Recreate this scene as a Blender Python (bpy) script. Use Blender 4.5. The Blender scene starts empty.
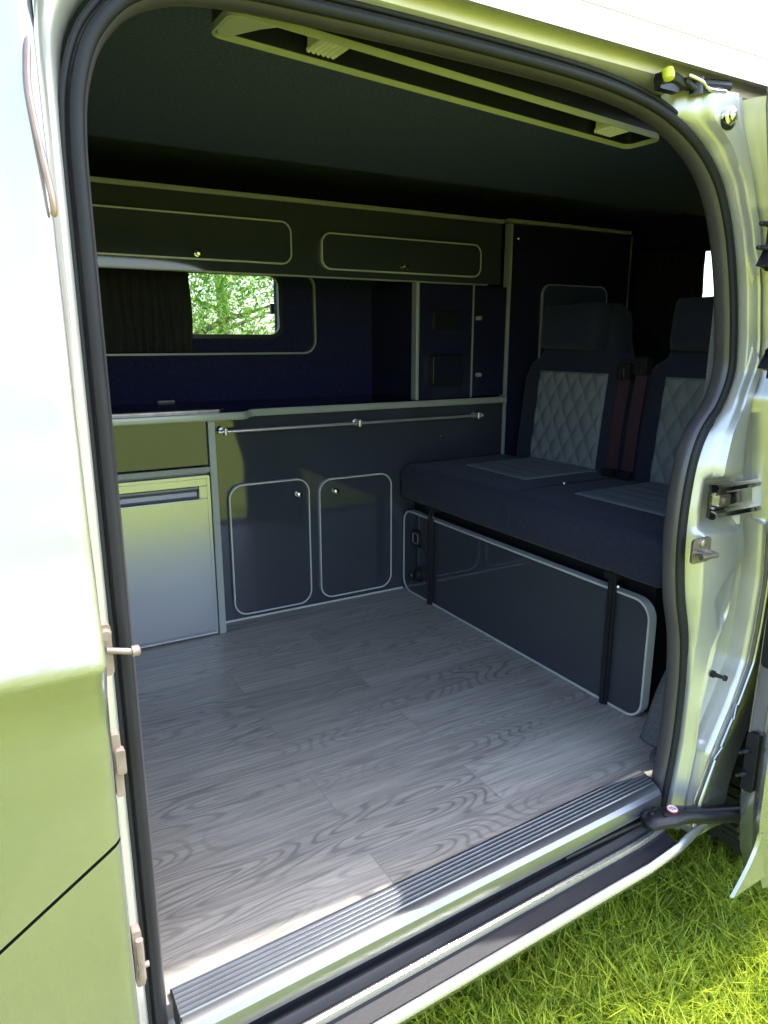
import bpy, bmesh, math, random
from mathutils import Vector, Matrix, noise
random.seed(7)
PI = math.pi
scn = bpy.context.scene
COL = scn.collection
GZ = -0.42          # ground height, the van floor is z = 0

# ------------------------------------------------------------------ materials
def mat(name, base=(.5,.5,.5), rough=.5, metal=0., spec=.5, coat=0., coat_r=.05, bump=0., bscale=300., var=0., vscale=8., sheen=0., emis=None):
    m = bpy.data.materials.new(name); m.use_nodes = True
    nt = m.node_tree; b = nt.nodes['Principled BSDF']
    b.inputs['Base Color'].default_value = (*base, 1)
    b.inputs['Roughness'].default_value = rough
    b.inputs['Metallic'].default_value = metal
    b.inputs['Specular IOR Level'].default_value = spec
    b.inputs['Coat Weight'].default_value = coat
    b.inputs['Coat Roughness'].default_value = coat_r
    b.inputs['Sheen Weight'].default_value = sheen
    tc = nt.nodes.new('ShaderNodeTexCoord')
    if var > 0:
        n = nt.nodes.new('ShaderNodeTexNoise'); n.inputs['Scale'].default_value = vscale; n.inputs['Detail'].default_value = 5
        nt.links.new(tc.outputs['Object'], n.inputs['Vector'])
        r = nt.nodes.new('ShaderNodeValToRGB')
        r.color_ramp.elements[0].position = .3; r.color_ramp.elements[1].position = .7
        r.color_ramp.elements[0].color = (*[c*(1-var) for c in base], 1)
        r.color_ramp.elements[1].color = (*[min(1, c*(1+var)) for c in base], 1)
        nt.links.new(n.outputs['Fac'], r.inputs['Fac']); nt.links.new(r.outputs['Color'], b.inputs['Base Color'])
    if bump > 0:
        n = nt.nodes.new('ShaderNodeTexNoise'); n.inputs['Scale'].default_value = bscale; n.inputs['Detail'].default_value = 3
        nt.links.new(tc.outputs['Object'], n.inputs['Vector'])
        bp = nt.nodes.new('ShaderNodeBump'); bp.inputs['Strength'].default_value = bump; bp.inputs['Distance'].default_value = .002
        nt.links.new(n.outputs['Fac'], bp.inputs['Height']); nt.links.new(bp.outputs['Normal'], b.inputs['Normal'])
    if emis:
        b.inputs['Emission Color'].default_value = (*emis[0], 1); b.inputs['Emission Strength'].default_value = emis[1]
    return m

SILVER = mat('silver_paint', (.43,.425,.41), .24, .80, .5, .5, .04, var=.03, vscale=3)
SILVER_D = mat('silver_jamb', (.62,.60,.56), .34, .55, .5, .35, .08, var=.06, vscale=9)
RUBBER = mat('rubber', (.020,.020,.024), .5, 0, .25, bump=.15, bscale=150, var=.15)
RUBBER_F = mat('faded_rubber', (.066,.059,.062), .32, 0, .6, bump=.1, bscale=120, var=.15)
BLACK = mat('black_plastic', (.012,.012,.015), .4, var=.1)
GLOSS = mat('gloss_grey_laminate', (.044,.049,.060), .05, 0, .62, .35, .02, var=.04, vscale=4)
GLOSS_D = mat('gloss_dark_laminate', (.018,.019,.045), .07, 0, .5, .2, .02, var=.04, vscale=4)
BTRIM = mat('edge_trim', (.36,.38,.36), .4, .1, .5, var=.04)
TRIML = mat('light_edging', (.60,.61,.58), .35, .1, .5, var=.03)
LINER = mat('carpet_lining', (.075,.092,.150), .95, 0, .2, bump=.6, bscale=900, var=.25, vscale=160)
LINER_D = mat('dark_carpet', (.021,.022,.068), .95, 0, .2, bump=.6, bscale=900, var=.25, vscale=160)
GCARPET = mat('grey_carpet', (.15,.15,.155), .95, 0, .2, bump=.8, bscale=700, var=.3, vscale=200)
WORKTOP = mat('black_worktop', (.010,.010,.015), .12, 0, .5, var=.1, vscale=40)
FRIDGE = mat('fridge_silver', (.46,.47,.48), .26, .75, .5, .2, .15, var=.02, vscale=6)
CHROME = mat('chrome', (.75,.73,.70), .14, 1., var=.03)
STEEL = mat('worn_steel', (.42,.37,.33), .36, .9, var=.2, vscale=40)
FABRIC = mat('black_fabric', (.024,.027,.055), .85, 0, .3, bump=.5, bscale=800, var=.2, vscale=120, sheen=.1)
BELT = mat('seat_belt_webbing', (.062,.030,.042), .6, 0, .4, bump=.3, bscale=600, var=.1)
CURT = mat('curtain_cloth', (.030,.031,.036), .9, 0, .25, bump=.3, bscale=500, var=.12, vscale=30)
ALU = mat('step_aluminium', (.30,.31,.33), .30, .85, .5, var=.08, vscale=12)
LAMP = mat('lamp_lens', (.95,.93,.75), .12, .35, .6, .5, .03, var=.05)
PELMET = mat('pelmet_plastic', (.34,.35,.31), .42, .0, .5, var=.05)
NAVY = mat('pelmet_inner', (.010,.011,.030), .35, var=.1)
WHITE = mat('white_plastic', (.8,.8,.8), .3, var=.02)
BRUSH = mat('brushed_metal', (.80,.78,.74), .33, .75, var=.03)
JAMBM = mat('dull_brown_metal', (.30,.23,.20), .5, .35, var=.2, vscale=50)
RED = mat('red_print', (.65,.06,.06), .4, var=.03)
GREYP = mat('grey_recess', (.22,.23,.26), .35, .3, var=.04)
TYRE = mat('tyre_rubber', (.028,.027,.025), .7, bump=.4, bscale=60, var=.25, vscale=30)
BARK = mat('bark', (.10,.075,.05), .9, bump=.6, bscale=40, var=.3, vscale=10)
MINT = mat('blue_grey_reflection', (.055,.075,.115), .22, 0, .5, .3, .05, var=.05)  # colour of the reflection painted on the wardrobe front
YELLOW = mat('yellow_plastic', (.62,.66,.04), .4, var=.04)

def leaf_mat(name, a, b, trans=.35):
    m = bpy.data.materials.new(name); m.use_nodes = True; nt = m.node_tree
    p = nt.nodes['Principled BSDF']; p.inputs['Roughness'].default_value = .5
    g = nt.nodes.new('ShaderNodeNewGeometry'); r = nt.nodes.new('ShaderNodeValToRGB')
    r.color_ramp.elements[0].color = (*a, 1); r.color_ramp.elements[1].color = (*b, 1)
    nt.links.new(g.outputs['Random Per Island'], r.inputs['Fac'])
    nt.links.new(r.outputs['Color'], p.inputs['Base Color'])
    t = nt.nodes.new('ShaderNodeBsdfTranslucent'); nt.links.new(r.outputs['Color'], t.inputs['Color'])
    mx = nt.nodes.new('ShaderNodeMixShader'); mx.inputs[0].default_value = trans
    out = nt.nodes['Material Output']
    nt.links.new(p.outputs[0], mx.inputs[1]); nt.links.new(t.outputs[0], mx.inputs[2]); nt.links.new(mx.outputs[0], out.inputs['Surface'])
    return m
GRASS = leaf_mat('grass_blades', (.07,.17,.010), (.80,.88,.08), .45)
LEAF = leaf_mat('tree_leaves', (.05,.17,.01), (.33,.50,.045), .5)

def glass_mat():
    m = bpy.data.materials.new('window_glass'); m.use_nodes = True; nt = m.node_tree
    nt.nodes.remove(nt.nodes['Principled BSDF'])
    t = nt.nodes.new('ShaderNodeBsdfTransparent'); t.inputs[0].default_value = (.86,.92,.9,1)
    g = nt.nodes.new('ShaderNodeBsdfGlossy'); g.inputs['Roughness'].default_value = .01
    f = nt.nodes.new('ShaderNodeFresnel'); f.inputs[0].default_value = 1.45
    mx = nt.nodes.new('ShaderNodeMixShader')
    nt.links.new(f.outputs[0], mx.inputs[0]); nt.links.new(t.outputs[0], mx.inputs[1]); nt.links.new(g.outputs[0], mx.inputs[2])
    nt.links.new(mx.outputs[0], nt.nodes['Material Output'].inputs['Surface'])
    return m
GLASS = glass_mat()

def floor_mat():
    m = bpy.data.materials.new('grey_wood_vinyl'); m.use_nodes = True; nt = m.node_tree; N = nt.nodes; L = nt.links
    b = N['Principled BSDF']; b.inputs['Roughness'].default_value = .42
    tc = N.new('ShaderNodeTexCoord')
    br = N.new('ShaderNodeTexBrick'); br.inputs['Scale'].default_value = 1
    br.inputs['Brick Width'].default_value = .92; br.inputs['Row Height'].default_value = .152
    br.inputs['Mortar Size'].default_value = .0012; br.inputs['Mortar Smooth'].default_value = .3
    br.inputs['Color1'].default_value = (0,0,0,1); br.inputs['Color2'].default_value = (1,1,1,1); br.inputs['Mortar'].default_value = (.5,.5,.5,1)
    br.offset = .37
    L.new(tc.outputs['Object'], br.inputs['Vector'])
    # per plank offset of the grain field
    vm = N.new('ShaderNodeVectorMath'); vm.operation = 'SCALE'; vm.inputs['Scale'].default_value = 7.3
    L.new(br.outputs['Color'], vm.inputs[0])
    add = N.new('ShaderNodeVectorMath'); add.operation = 'ADD'
    L.new(tc.outputs['Object'], add.inputs[0]); L.new(vm.outputs[0], add.inputs[1])
    mp = N.new('ShaderNodeMapping'); mp.inputs['Scale'].default_value = (1.7, 11, 1)
    L.new(add.outputs[0], mp.inputs['Vector'])
    n1 = N.new('ShaderNodeTexNoise'); n1.inputs['Scale'].default_value = 1.0; n1.inputs['Detail'].default_value = 1.0; n1.inputs['Roughness'].default_value = .35
    n1.inputs['Distortion'].default_value = .12
    L.new(mp.outputs[0], n1.inputs['Vector'])
    mu = N.new('ShaderNodeMath'); mu.operation = 'MULTIPLY'; mu.inputs[1].default_value = 165
    L.new(n1.outputs['Fac'], mu.inputs[0])
    si = N.new('ShaderNodeMath'); si.operation = 'SINE'; L.new(mu.outputs[0], si.inputs[0])
    r1 = N.new('ShaderNodeValToRGB'); e = r1.color_ramp.elements
    e[0].position = .0; e[0].color = (1,1,1,1); e[1].position = .97; e[1].color = (.0,.0,.0,1)
    x = e.new(.62); x.color = (.95,.95,.95,1)
    mr = N.new('ShaderNodeMapRange'); mr.inputs['From Min'].default_value = -1; L.new(si.outputs[0], mr.inputs['Value'])
    L.new(mr.outputs[0], r1.inputs['Fac'])
    # strength of the growth rings comes and goes
    n3 = N.new('ShaderNodeTexNoise'); n3.inputs['Scale'].default_value = 2.2; n3.inputs['Detail'].default_value = 2
    mp3 = N.new('ShaderNodeMapping'); mp3.inputs['Scale'].default_value = (1,3,1); L.new(add.outputs[0], mp3.inputs['Vector']); L.new(mp3.outputs[0], n3.inputs['Vector'])
    r3 = N.new('ShaderNodeMapRange'); r3.inputs['From Min'].default_value = .38; r3.inputs['From Max'].default_value = .62; L.new(n3.outputs['Fac'], r3.inputs['Value'])
    # fine streaks
    mp2 = N.new('ShaderNodeMapping'); mp2.inputs['Scale'].default_value = (5, 130, 1); L.new(add.outputs[0], mp2.inputs['Vector'])
    n2 = N.new('ShaderNodeTexNoise'); n2.inputs['Scale'].default_value = 1.; n2.inputs['Detail'].default_value = 4; n2.inputs['Roughness'].default_value = .7
    L.new(mp2.outputs[0], n2.inputs['Vector'])
    r2 = N.new('ShaderNodeValToRGB'); e = r2.color_ramp.elements
    e[0].position = .25; e[0].color = (.21,.192,.165,1); e[1].position = .75; e[1].color = (.50,.46,.39,1)
    L.new(n2.outputs['Fac'], r2.inputs['Fac'])
    mix = N.new('ShaderNodeMix'); mix.data_type = 'RGBA'; mix.blend_type = 'MIX'
    inv = N.new('ShaderNodeMath'); inv.operation = 'SUBTRACT'; inv.inputs[0].default_value = 1; L.new(r1.outputs['Color'], inv.inputs[1])
    m2 = N.new('ShaderNodeMath'); m2.operation = 'MULTIPLY'; L.new(inv.outputs[0], m2.inputs[0]); L.new(r3.outputs[0], m2.inputs[1])
    m3 = N.new('ShaderNodeMath'); m3.operation = 'MULTIPLY'; m3.inputs[1].default_value = .62; L.new(m2.outputs[0], m3.inputs[0])
    L.new(m3.outputs[0], mix.inputs['Factor']); L.new(r2.outputs['Color'], mix.inputs['A']); mix.inputs['B'].default_value = (.12,.115,.115,1)
    # plank tone
    hs = N.new('ShaderNodeHueSaturation'); mrb = N.new('ShaderNodeMapRange'); mrb.inputs['To Min'].default_value = .86; mrb.inputs['To Max'].default_value = 1.16
    L.new(br.outputs['Color'], mrb.inputs['Value']); L.new(mrb.outputs[0], hs.inputs['Value']); L.new(mix.outputs['Result'], hs.inputs['Color'])
    mm = N.new('ShaderNodeMix'); mm.data_type = 'RGBA'; L.new(br.outputs['Fac'], mm.inputs['Factor']); L.new(hs.outputs[0], mm.inputs['A']); mm.inputs['B'].default_value = (.25,.235,.21,1)
    L.new(mm.outputs['Result'], b.inputs['Base Color'])
    bp = N.new('ShaderNodeBump'); bp.inputs['Strength'].default_value = .25; bp.inputs['Distance'].default_value = .001
    L.new(n2.outputs['Fac'], bp.inputs['Height']); L.new(bp.outputs[0], b.inputs['Normal'])
    return m
FLOOR = floor_mat()

def quilt_mat():
    # diamond stitching as relief, pale grey cloth
    m = bpy.data.materials.new('quilted_grey_cloth'); m.use_nodes = True; nt = m.node_tree; N = nt.nodes; L = nt.links
    b = N['Principled BSDF']; b.inputs['Roughness'].default_value = .8
    tc = N.new('ShaderNodeTexCoord')
    n = N.new('ShaderNodeTexNoise'); n.inputs['Scale'].default_value = 400; L.new(tc.outputs['Object'], n.inputs['Vector'])
    r = N.new('ShaderNodeValToRGB'); r.color_ramp.elements[0].color = (.15,.17,.19,1); r.color_ramp.elements[1].color = (.27,.29,.32,1)
    L.new(n.outputs['Fac'], r.inputs['Fac']); L.new(r.outputs['Color'], b.inputs['Base Color'])
    bp = N.new('ShaderNodeBump'); bp.inputs['Strength'].default_value = .4; bp.inputs['Distance'].default_value = .001
    L.new(n.outputs['Fac'], bp.inputs['Height']); L.new(bp.outputs[0], b.inputs['Normal'])
    return m
QUILT = quilt_mat()

def ground_mat():
    m = bpy.data.materials.new('turf'); m.use_nodes = True; nt = m.node_tree; N = nt.nodes; L = nt.links
    b = N['Principled BSDF']; b.inputs['Roughness'].default_value = .9; b.inputs['Specular IOR Level'].default_value = .15
    tc = N.new('ShaderNodeTexCoord'); n = N.new('ShaderNodeTexNoise'); n.inputs['Scale'].default_value = 14; n.inputs['Detail'].default_value = 12; n.inputs['Roughness'].default_value = .75
    L.new(tc.outputs['Object'], n.inputs['Vector'])
    r = N.new('ShaderNodeValToRGB'); e = r.color_ramp.elements
    e[0].position = .3; e[0].color = (.10,.15,.012,1); e[1].position = .72; e[1].color = (.37,.41,.05,1)
    L.new(n.outputs['Fac'], r.inputs['Fac']); L.new(r.outputs['Color'], b.inputs['Base Color'])
    bp = N.new('ShaderNodeBump'); bp.inputs['Strength'].default_value = .8; bp.inputs['Distance'].default_value = .03
    L.new(n.outputs['Fac'], bp.inputs['Height']); L.new(bp.outputs[0], b.inputs['Normal'])
    return m
TURF = ground_mat()

# ------------------------------------------------------------------ mesh helpers
def B(): return bmesh.new()
def tag(o, label=None, cat=None, group=None, kind=None):
    if label: o['label'] = label
    if cat: o['category'] = cat
    if group: o['group'] = group
    if kind: o['kind'] = kind
    return o
def thing(name, loc, label, cat, group=None):
    o = bpy.data.objects.new(name, None); COL.objects.link(o); o.location = loc; o.empty_display_size = .05
    return tag(o, label, cat, group)
def obj(name, bm, m, parent=None, smooth=False, bevel=0., label=None, ang=35):
    bmesh.ops.recalc_face_normals(bm, faces=bm.faces[:])
    me = bpy.data.meshes.new(name); bm.to_mesh(me); bm.free()
    me.materials.append(m)
    o = bpy.data.objects.new(name, me); COL.objects.link(o)
    if smooth:
        me.polygons.foreach_set('use_smooth', [True]*len(me.polygons))
        me.set_sharp_from_angle(angle=math.radians(ang))
    if parent is not None:
        o.parent = parent
        if parent.type == 'EMPTY': o.location = -parent.location
    if bevel > 0:
        md = o.modifiers.new('bevel', 'BEVEL'); md.width = bevel; md.segments = 2; md.limit_method = 'ANGLE'; md.angle_limit = math.radians(40)
    if label: o['label'] = label
    return o
def box(bm, x0,x1,y0,y1,z0,z1):
    v = [bm.verts.new((x,y,z)) for x in (x0,x1) for y in (y0,y1) for z in (z0,z1)]
    for f in ((0,1,3,2),(4,6,7,5),(0,4,5,1),(2,3,7,6),(0,2,6,4),(1,5,7,3)): bm.faces.new([v[i] for i in f])
def rr(u0,u1,v0,v1,r,n=7):
    pts = []
    for cx,cy,a in ((u1-r,v1-r,0),(u0+r,v1-r,90),(u0+r,v0+r,180),(u1-r,v0+r,270)):
        for i in range(n+1):
            t = math.radians(a+90*i/n); pts.append((cx+r*math.cos(t), cy+r*math.sin(t)))
    return pts
def mp(plane, u, v, d):
    return {'xz':(u,d,v), 'yz':(d,u,v), 'xy':(u,v,d)}[plane]
def prism(bm, plane, pts, d0, d1):
    a = [bm.verts.new(mp(plane,u,v,d0)) for u,v in pts]; b = [bm.verts.new(mp(plane,u,v,d1)) for u,v in pts]
    bm.faces.new(a); bm.faces.new(b)
    for i in range(len(pts)):
        j = (i+1)%len(pts); bm.faces.new((a[i],a[j],b[j],b[i]))
def rprism(bm, plane, u0,u1,v0,v1,r,d0,d1): prism(bm, plane, rr(u0,u1,v0,v1,r), d0, d1)
def ring(bm, plane, u0,u1,v0,v1,r,w,d0,d1):
    o = rr(u0,u1,v0,v1,r); i_ = rr(u0+w,u1-w,v0+w,v1-w,max(r-w,.001))
    n = len(o); L = [[bm.verts.new(mp(plane,u,v,d)) for u,v in q] for q in (o,i_) for d in (d0,d1)]
    o0,o1,i0,i1 = L
    for k in range(n):
        j = (k+1)%n
        for a,b in ((o0,o1),(o1,i1),(i1,i0),(i0,o0)): bm.faces.new((a[k],a[j],b[j],b[k]))
def tube(bm, pts, r, n=10, closed=False, ry=None, up=None, cap=True):
    """sweep an ellipse (r across, ry along 'up') through points"""
    P = [Vector(p) for p in pts]; rows = []
    for i,p in enumerate(P):
        a = P[i-1] if i else (P[-1] if closed else P[0]); b = P[(i+1)%len(P)] if (closed or i < len(P)-1) else P[i]
        t = (b-a).normalized()
        u = Vector(up) if up else (Vector((0,0,1)) if abs(t.z) < .9 else Vector((0,1,0)))
        s = t.cross(u).normalized(); u2 = s.cross(t).normalized()
        R = r[i] if isinstance(r,(list,tuple)) else r; RY = ry if ry else R
        rows.append([bm.verts.new(p + s*math.cos(2*PI*k/n)*R + u2*math.sin(2*PI*k/n)*RY) for k in range(n)])
    m = len(rows)
    for i in range(m if closed else m-1):
        A, C = rows[i], rows[(i+1)%m]
        for k in range(n): bm.faces.new((A[k],A[(k+1)%n],C[(k+1)%n],C[k]))
    if not closed and cap: bm.faces.new(rows[0]); bm.faces.new(rows[-1])
def loft(bm, rows, close_u=False):
    V = [[bm.verts.new(p) for p in r] for r in rows]
    for i in range(len(V)-1):
        n = len(V[i])
        for k in range(n if close_u else n-1):
            bm.faces.new((V[i][k],V[i][(k+1)%n],V[i+1][(k+1)%n],V[i+1][k]))
    return V
def cyl(bm, p0, p1, r, n=20, r1=None): tube(bm, [p0,p1], [r, r if r1 is None else r1], n)
def lathe(bm, c, axis, prof, n=20):
    """prof: (distance along axis, radius)"""
    a = Vector(axis).normalized(); u = a.orthogonal().normalized(); w = a.cross(u); c = Vector(c)
    rows = [[bm.verts.new(c + a*d + (u*math.cos(2*PI*k/n)+w*math.sin(2*PI*k/n))*max(r,.0002)) for k in range(n)] for d,r in prof]
    for i in range(len(rows)-1):
        for k in range(n): bm.faces.new((rows[i][k],rows[i][(k+1)%n],rows[i+1][(k+1)%n],rows[i+1][k]))
    bm.faces.new(rows[0]); bm.faces.new(rows[-1])
def lerp(tab, t):
    if t <= tab[0][0]: return tab[0][1]
    for (a,va),(b,vb) in zip(tab, tab[1:]):
        if t <= b: return va + (vb-va)*(t-a)/(b-a)
    return tab[-1][1]
def smooth_pts(pts, sub=6):
    out = []; P = [Vector(p) for p in pts]
    for i in range(len(P)-1):
        p0 = P[max(i-1,0)]; p1 = P[i]; p2 = P[i+1]; p3 = P[min(i+2,len(P)-1)]
        for s in range(sub):
            t = s/sub
            out.append(.5*((2*p1)+(-p0+p2)*t+(2*p0-5*p1+4*p2-p3)*t*t+(-p0+3*p1-3*p2+p3)*t**3))
    out.append(P[-1]); return out
def struct(name, bm, m, parent=None, **k):
    o = obj(name, bm, m, parent, **k)
    if parent is None: o['kind'] = 'structure'
    return o
def knob(parent, x, z, y, r=.011, m=CHROME):
    bm = B(); lathe(bm, (x,y,z), (0,-1,0), [(0,r*.95),(.003,r*.95),(.004,r*.55),(.012,r*.5),(.015,r*.9),(.019,r),(.023,r*.8),(.025,r*.3)], 20)
    return obj('knob', bm, m, parent, smooth=True)

# ------------------------------------------------------------------ room shell
KY = 2.366    # plane of the cabinet fronts
WY = 2.74     # far wall
bm = B(); box(bm, -1.25, 3.1, .93, WY, -.03, 0); struct('floor', bm, FLOOR)
bm = B()
box(bm, -1.25, 3.1, .96, 2.06, 1.50, 1.53)
box(bm, -1.25, 3.1, 2.03, 2.06, 1.53, 1.60)
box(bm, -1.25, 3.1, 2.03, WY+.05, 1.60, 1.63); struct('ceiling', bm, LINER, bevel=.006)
# far wall with a window hole
wx0,wx1,wz0,wz1 = .45,1.092,1.018,1.246
bm = B()
box(bm, -1.25, wx0, WY, WY+.05, -.03, 1.60); box(bm, wx1, 3.1, WY, WY+.05, -.03, 1.60)
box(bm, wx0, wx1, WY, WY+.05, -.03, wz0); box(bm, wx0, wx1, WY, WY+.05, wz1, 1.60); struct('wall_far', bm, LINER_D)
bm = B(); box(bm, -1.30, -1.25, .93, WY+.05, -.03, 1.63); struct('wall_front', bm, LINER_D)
# rear wall with tailgate window
ty0,ty1,tz0,tz1 = 2.05, 2.50, 1.17, 1.42
bm = B()
box(bm, 3.1,3.15, .93, ty0, -.03,1.63); box(bm, 3.1,3.15, ty1, WY+.05, -.03,1.63); box(bm, 3.1,3.15, ty0,ty1,-.03,tz0); box(bm,3.1,3.15,ty0,ty1,tz1,1.63)
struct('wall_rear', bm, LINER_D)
# near-side lining behind the rear pillar and front pillar
bm = B(); box(bm, 1.36, 3.1, .965, .985, 0, 1.50); box(bm, -1.25, .10, .965, .985, 0, 1.50); struct('wall_near', bm, GCARPET)
bm = B(); tube(bm, smooth_pts([(1.33,.99,.0),(1.37,1.02,.0),(1.5,1.03,.0),(2.2,1.03,0)],4), .01); obj('carpet_edge', bm, GCARPET, bpy.data.objects['wall_near'], smooth=True)

bm = B(); rows = []
for y,r in ((.987,.478),(1.070,.478),(1.088,.472),(1.098,.455),(1.100,.30),(1.100,.02)):
    rows.append([(1.86+r*math.cos(PI*k/40),y,max(.0005,-.087+r*math.sin(PI*k/40))) for k in range(41)])
loft(bm, rows); obj('wheel_arch_cover', bm, GCARPET, bpy.data.objects['wall_near'], smooth=True, ang=50)
# windows
def window(name, plane, u0,u1,v0,v1,d, r=.035, fw=.022):
    bm = B(); rprism(bm, plane, u0-.004,u1+.004,v0-.004,v1+.004,r,d-.003,d+.003)
    g = struct(name, bm, GLASS)
    return g
w1 = window('window_1','xz', wx0,wx1,wz0,wz1, WY+.025)
bm = B(); ring(bm,'xz', wx0-.01,wx1+.012,wz0-.012,wz1+.012,.05,.016, WY-.012, WY+.01); obj('window_frame', bm, BLACK, w1, smooth=True)
# rounded moulding that frames the far window
bm = B(); ring(bm,'xz', .02,1.246,.945,1.262,.055,.007, WY-.016, WY-.001); obj('window_trim', bm, BTRIM, w1, smooth=True)
bm = B(); box(bm, 1.055,1.07,WY-.012,WY+.005,1.10,1.14); obj('window_catch', bm, BLACK, w1, bevel=.003)
w2 = window('window_2','yz', ty0,ty1,tz0,tz1, 3.125)
bm = B(); ring(bm,'yz', ty0-.02,ty1+.02,tz0-.02,tz1+.02,.05,.03, 3.085,3.1); obj('window_frame', bm, BLACK, w2, smooth=True)
# seam of the lining above the worktop
bm = B(); tube(bm, [(1.554,WY-.012,.78),(1.584,WY-.012,1.225)], .0018, 6); obj('panel_seam', bm, BTRIM, bpy.data.objects['wall_far'])

# ------------------------------------------------------------------ kitchen cabinet
FY = 2.283
kc = thing('kitchen_cabinet', (1.3,2.55,0), 'glossy dark grey fitted kitchen cabinet with two rounded doors below the worktop', 'cabinet')
bm = B(); box(bm, .672, 1.942, KY, KY+.015, .0, .744); obj('front_panel', bm, GLOSS, kc)
bm = B(); box(bm, .672,1.942,WY-.02,WY-.001,.0,.744); box(bm,1.930,1.942,KY+.015,WY-.02,0,.744); obj('carcass', bm, GLOSS_D, kc)
bm = B(); box(bm, .648, .672, FY-.004, WY-.02, 0.0, .744); obj('end_panel', bm, BTRIM, kc, bevel=.002, label='light grey end panel')
bm = B(); box(bm, .672, 1.45, KY-.004, KY, .0, .006); obj('floor_trim', bm, TRIML, kc)
bm = B(); box(bm, .19,.646, FY+.006, FY+.02, .598,.744); d = obj('drawer_front', bm, GLOSS, kc, bevel=.002, label='mirror-glossy drawer front above the fridge')
bm = B(); box(bm, .19,.648, FY-.002, FY+.02, .574,.594); obj('shelf_edge', bm, GREYP, kc, bevel=.002)
bm = B(); box(bm, .17,.19, FY, WY-.02, 0,.744); obj('end_panel', bm, GLOSS_D, kc)
def cdoor(parent, x0,x1,z0,z1,r,y,kx,kz,name='cabinet_door'):
    bm = B(); rprism(bm,'xz',x0+.003,x1-.003,z0+.003,z1-.003,r,y-.014,y-.0005); dd = obj(name, bm, GLOSS, parent, smooth=True)
    bm = B(); ring(bm,'xz',x0,x1,z0,z1,r+.003,.0048,y-.0165,y-.002); obj('edge_trim', bm, TRIML, dd, smooth=True)
    if kx is not None: knob(dd, kx, kz, y-.015)
    return dd
cdoor(kc, .728,1.034,.022,.508,.048,KY, .986,.452)
cdoor(kc, 1.072,1.387,.026,.496,.048,KY, 1.136,.448)
bm = B(); lathe(bm,(1.635,KY,.62),(0,-1,0),[(0,.006),(.004,.006),(.007,.003)],14); obj('screw_cap', bm, CHROME, kc, smooth=True)
# towel rail
bm = B(); cyl(bm,(.70,KY-.035,.699),(1.806,KY-.035,.699),.0055,14); rl = obj('towel_rail', bm, BRUSH, kc, smooth=True)
for x in (.722,1.236,1.79):
    bm = B(); cyl(bm,(x,KY,.699),(x,KY-.035,.699),.006,12); lathe(bm,(x,KY,.699),(0,-1,0),[(0,.013),(.004,.013),(.006,.008)],16); lathe(bm,(x,KY-.035,.712),(0,0,-1),[(0,.004),(.003,.008),(.024,.008),(.028,.004)],14)
    obj('bracket', bm, BRUSH, rl, smooth=True)
for x in (.70,1.806):
    bm = B(); lathe(bm,(x,KY-.035,.699),(1,0,0),[(-.006,.003),(-.004,.0075),(.004,.0075),(.006,.003)],14); obj('end_cap', bm, BRUSH, rl, smooth=True)

# fridge
fr = thing('fridge', (.42,2.5,0), 'silver compact fridge with recessed grip under the worktop at the left', 'fridge')
bm = B(); box(bm, .193,.645, FY+.03, WY-.03, .003,.57); obj('body', bm, GREYP, fr)
bm = B(); ring(bm,'xz',.195,.644,.006,.566,.006,.010,FY-.002,FY+.032); obj('frame', bm, FRIDGE, fr)
bm = B()
z1 = .562
# door skin: lower slab, upper strip, grip recess between them
box(bm, .206,.634, FY-.003, FY+.028, .017,.488)
box(bm, .206,.634, FY-.003, FY+.028, .531,.556)
box(bm, .606,.634, FY-.003, FY+.028, .488,.531)
box(bm, .206,.606, FY+.018, FY+.028, .488,.531)
dd = obj('door', bm, FRIDGE, fr, bevel=.0015)
bm = B()
loft(bm, [[(x,FY+.001,.490),(x,FY+.014,.496),(x,FY+.016,.510),(x,FY+.004,.522),(x,FY-.004,.5235),(x,FY-.004,.529),(x,FY+.012,.530)] for x in (.208,.604)])
obj('grip', bm, GREYP, dd, smooth=True, label='blue-grey recessed grip')
bm = B(); box(bm, .198,.641, FY-.0045,FY-.003,.006,.010); obj('bottom_strip', bm, TRIML, fr)

# worktop
wt = thing('worktop', (1.1,2.55,.745), 'black worktop with pale front edging running along the far side', 'worktop')
out = [(.15,FY-.022),(.745,FY-.022),(.765,FY-.018),(.785,FY-.002),(.80,FY+.028),(.815,FY+.050),(.835,KY-.022),(1.943,KY-.022),(1.943,WY-.001),(.15,WY-.001)]
bm = B(); prism(bm,'xy',[(x,y+.002) if y<2.5 else (x,y) for x,y in out],.7455,.768); obj('slab', bm, WORKTOP, wt)
bm = B()
rows = []
for x,y in out[:8]: rows.append([(x,y+.003,.744),(x,y-.001,.745),(x,y-.0025,.750),(x,y-.0025,.764),(x,y-.001,.7685),(x,y+.006,.7695)])
loft(bm, rows); obj('front_edging', bm, mat('worktop_edging',(.44,.46,.40),.3,.15,.5,.3,.08,var=.04), wt, smooth=True, ang=60)
hb = thing('hob_lid', (.45,2.5,.768), 'black glass hob and sink lid lying on the left end of the worktop', 'hob')
bm = B(); rprism(bm,'xy',.20,.72,2.34,2.66,.02,.7695,.777); obj('glass_lid', bm, WORKTOP, hb, smooth=True)
bm = B(); ring(bm,'xy',.195,.725,2.335,2.665,.022,.006,.7685,.774); obj('steel_rim', bm, STEEL, hb, smooth=True)
for x in (.28,.58):
    bm = B(); cyl(bm,(x,2.668,.779),(x+.06,2.668,.779),.006,10); obj('hinge', bm, STEEL, hb, smooth=True)

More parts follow.
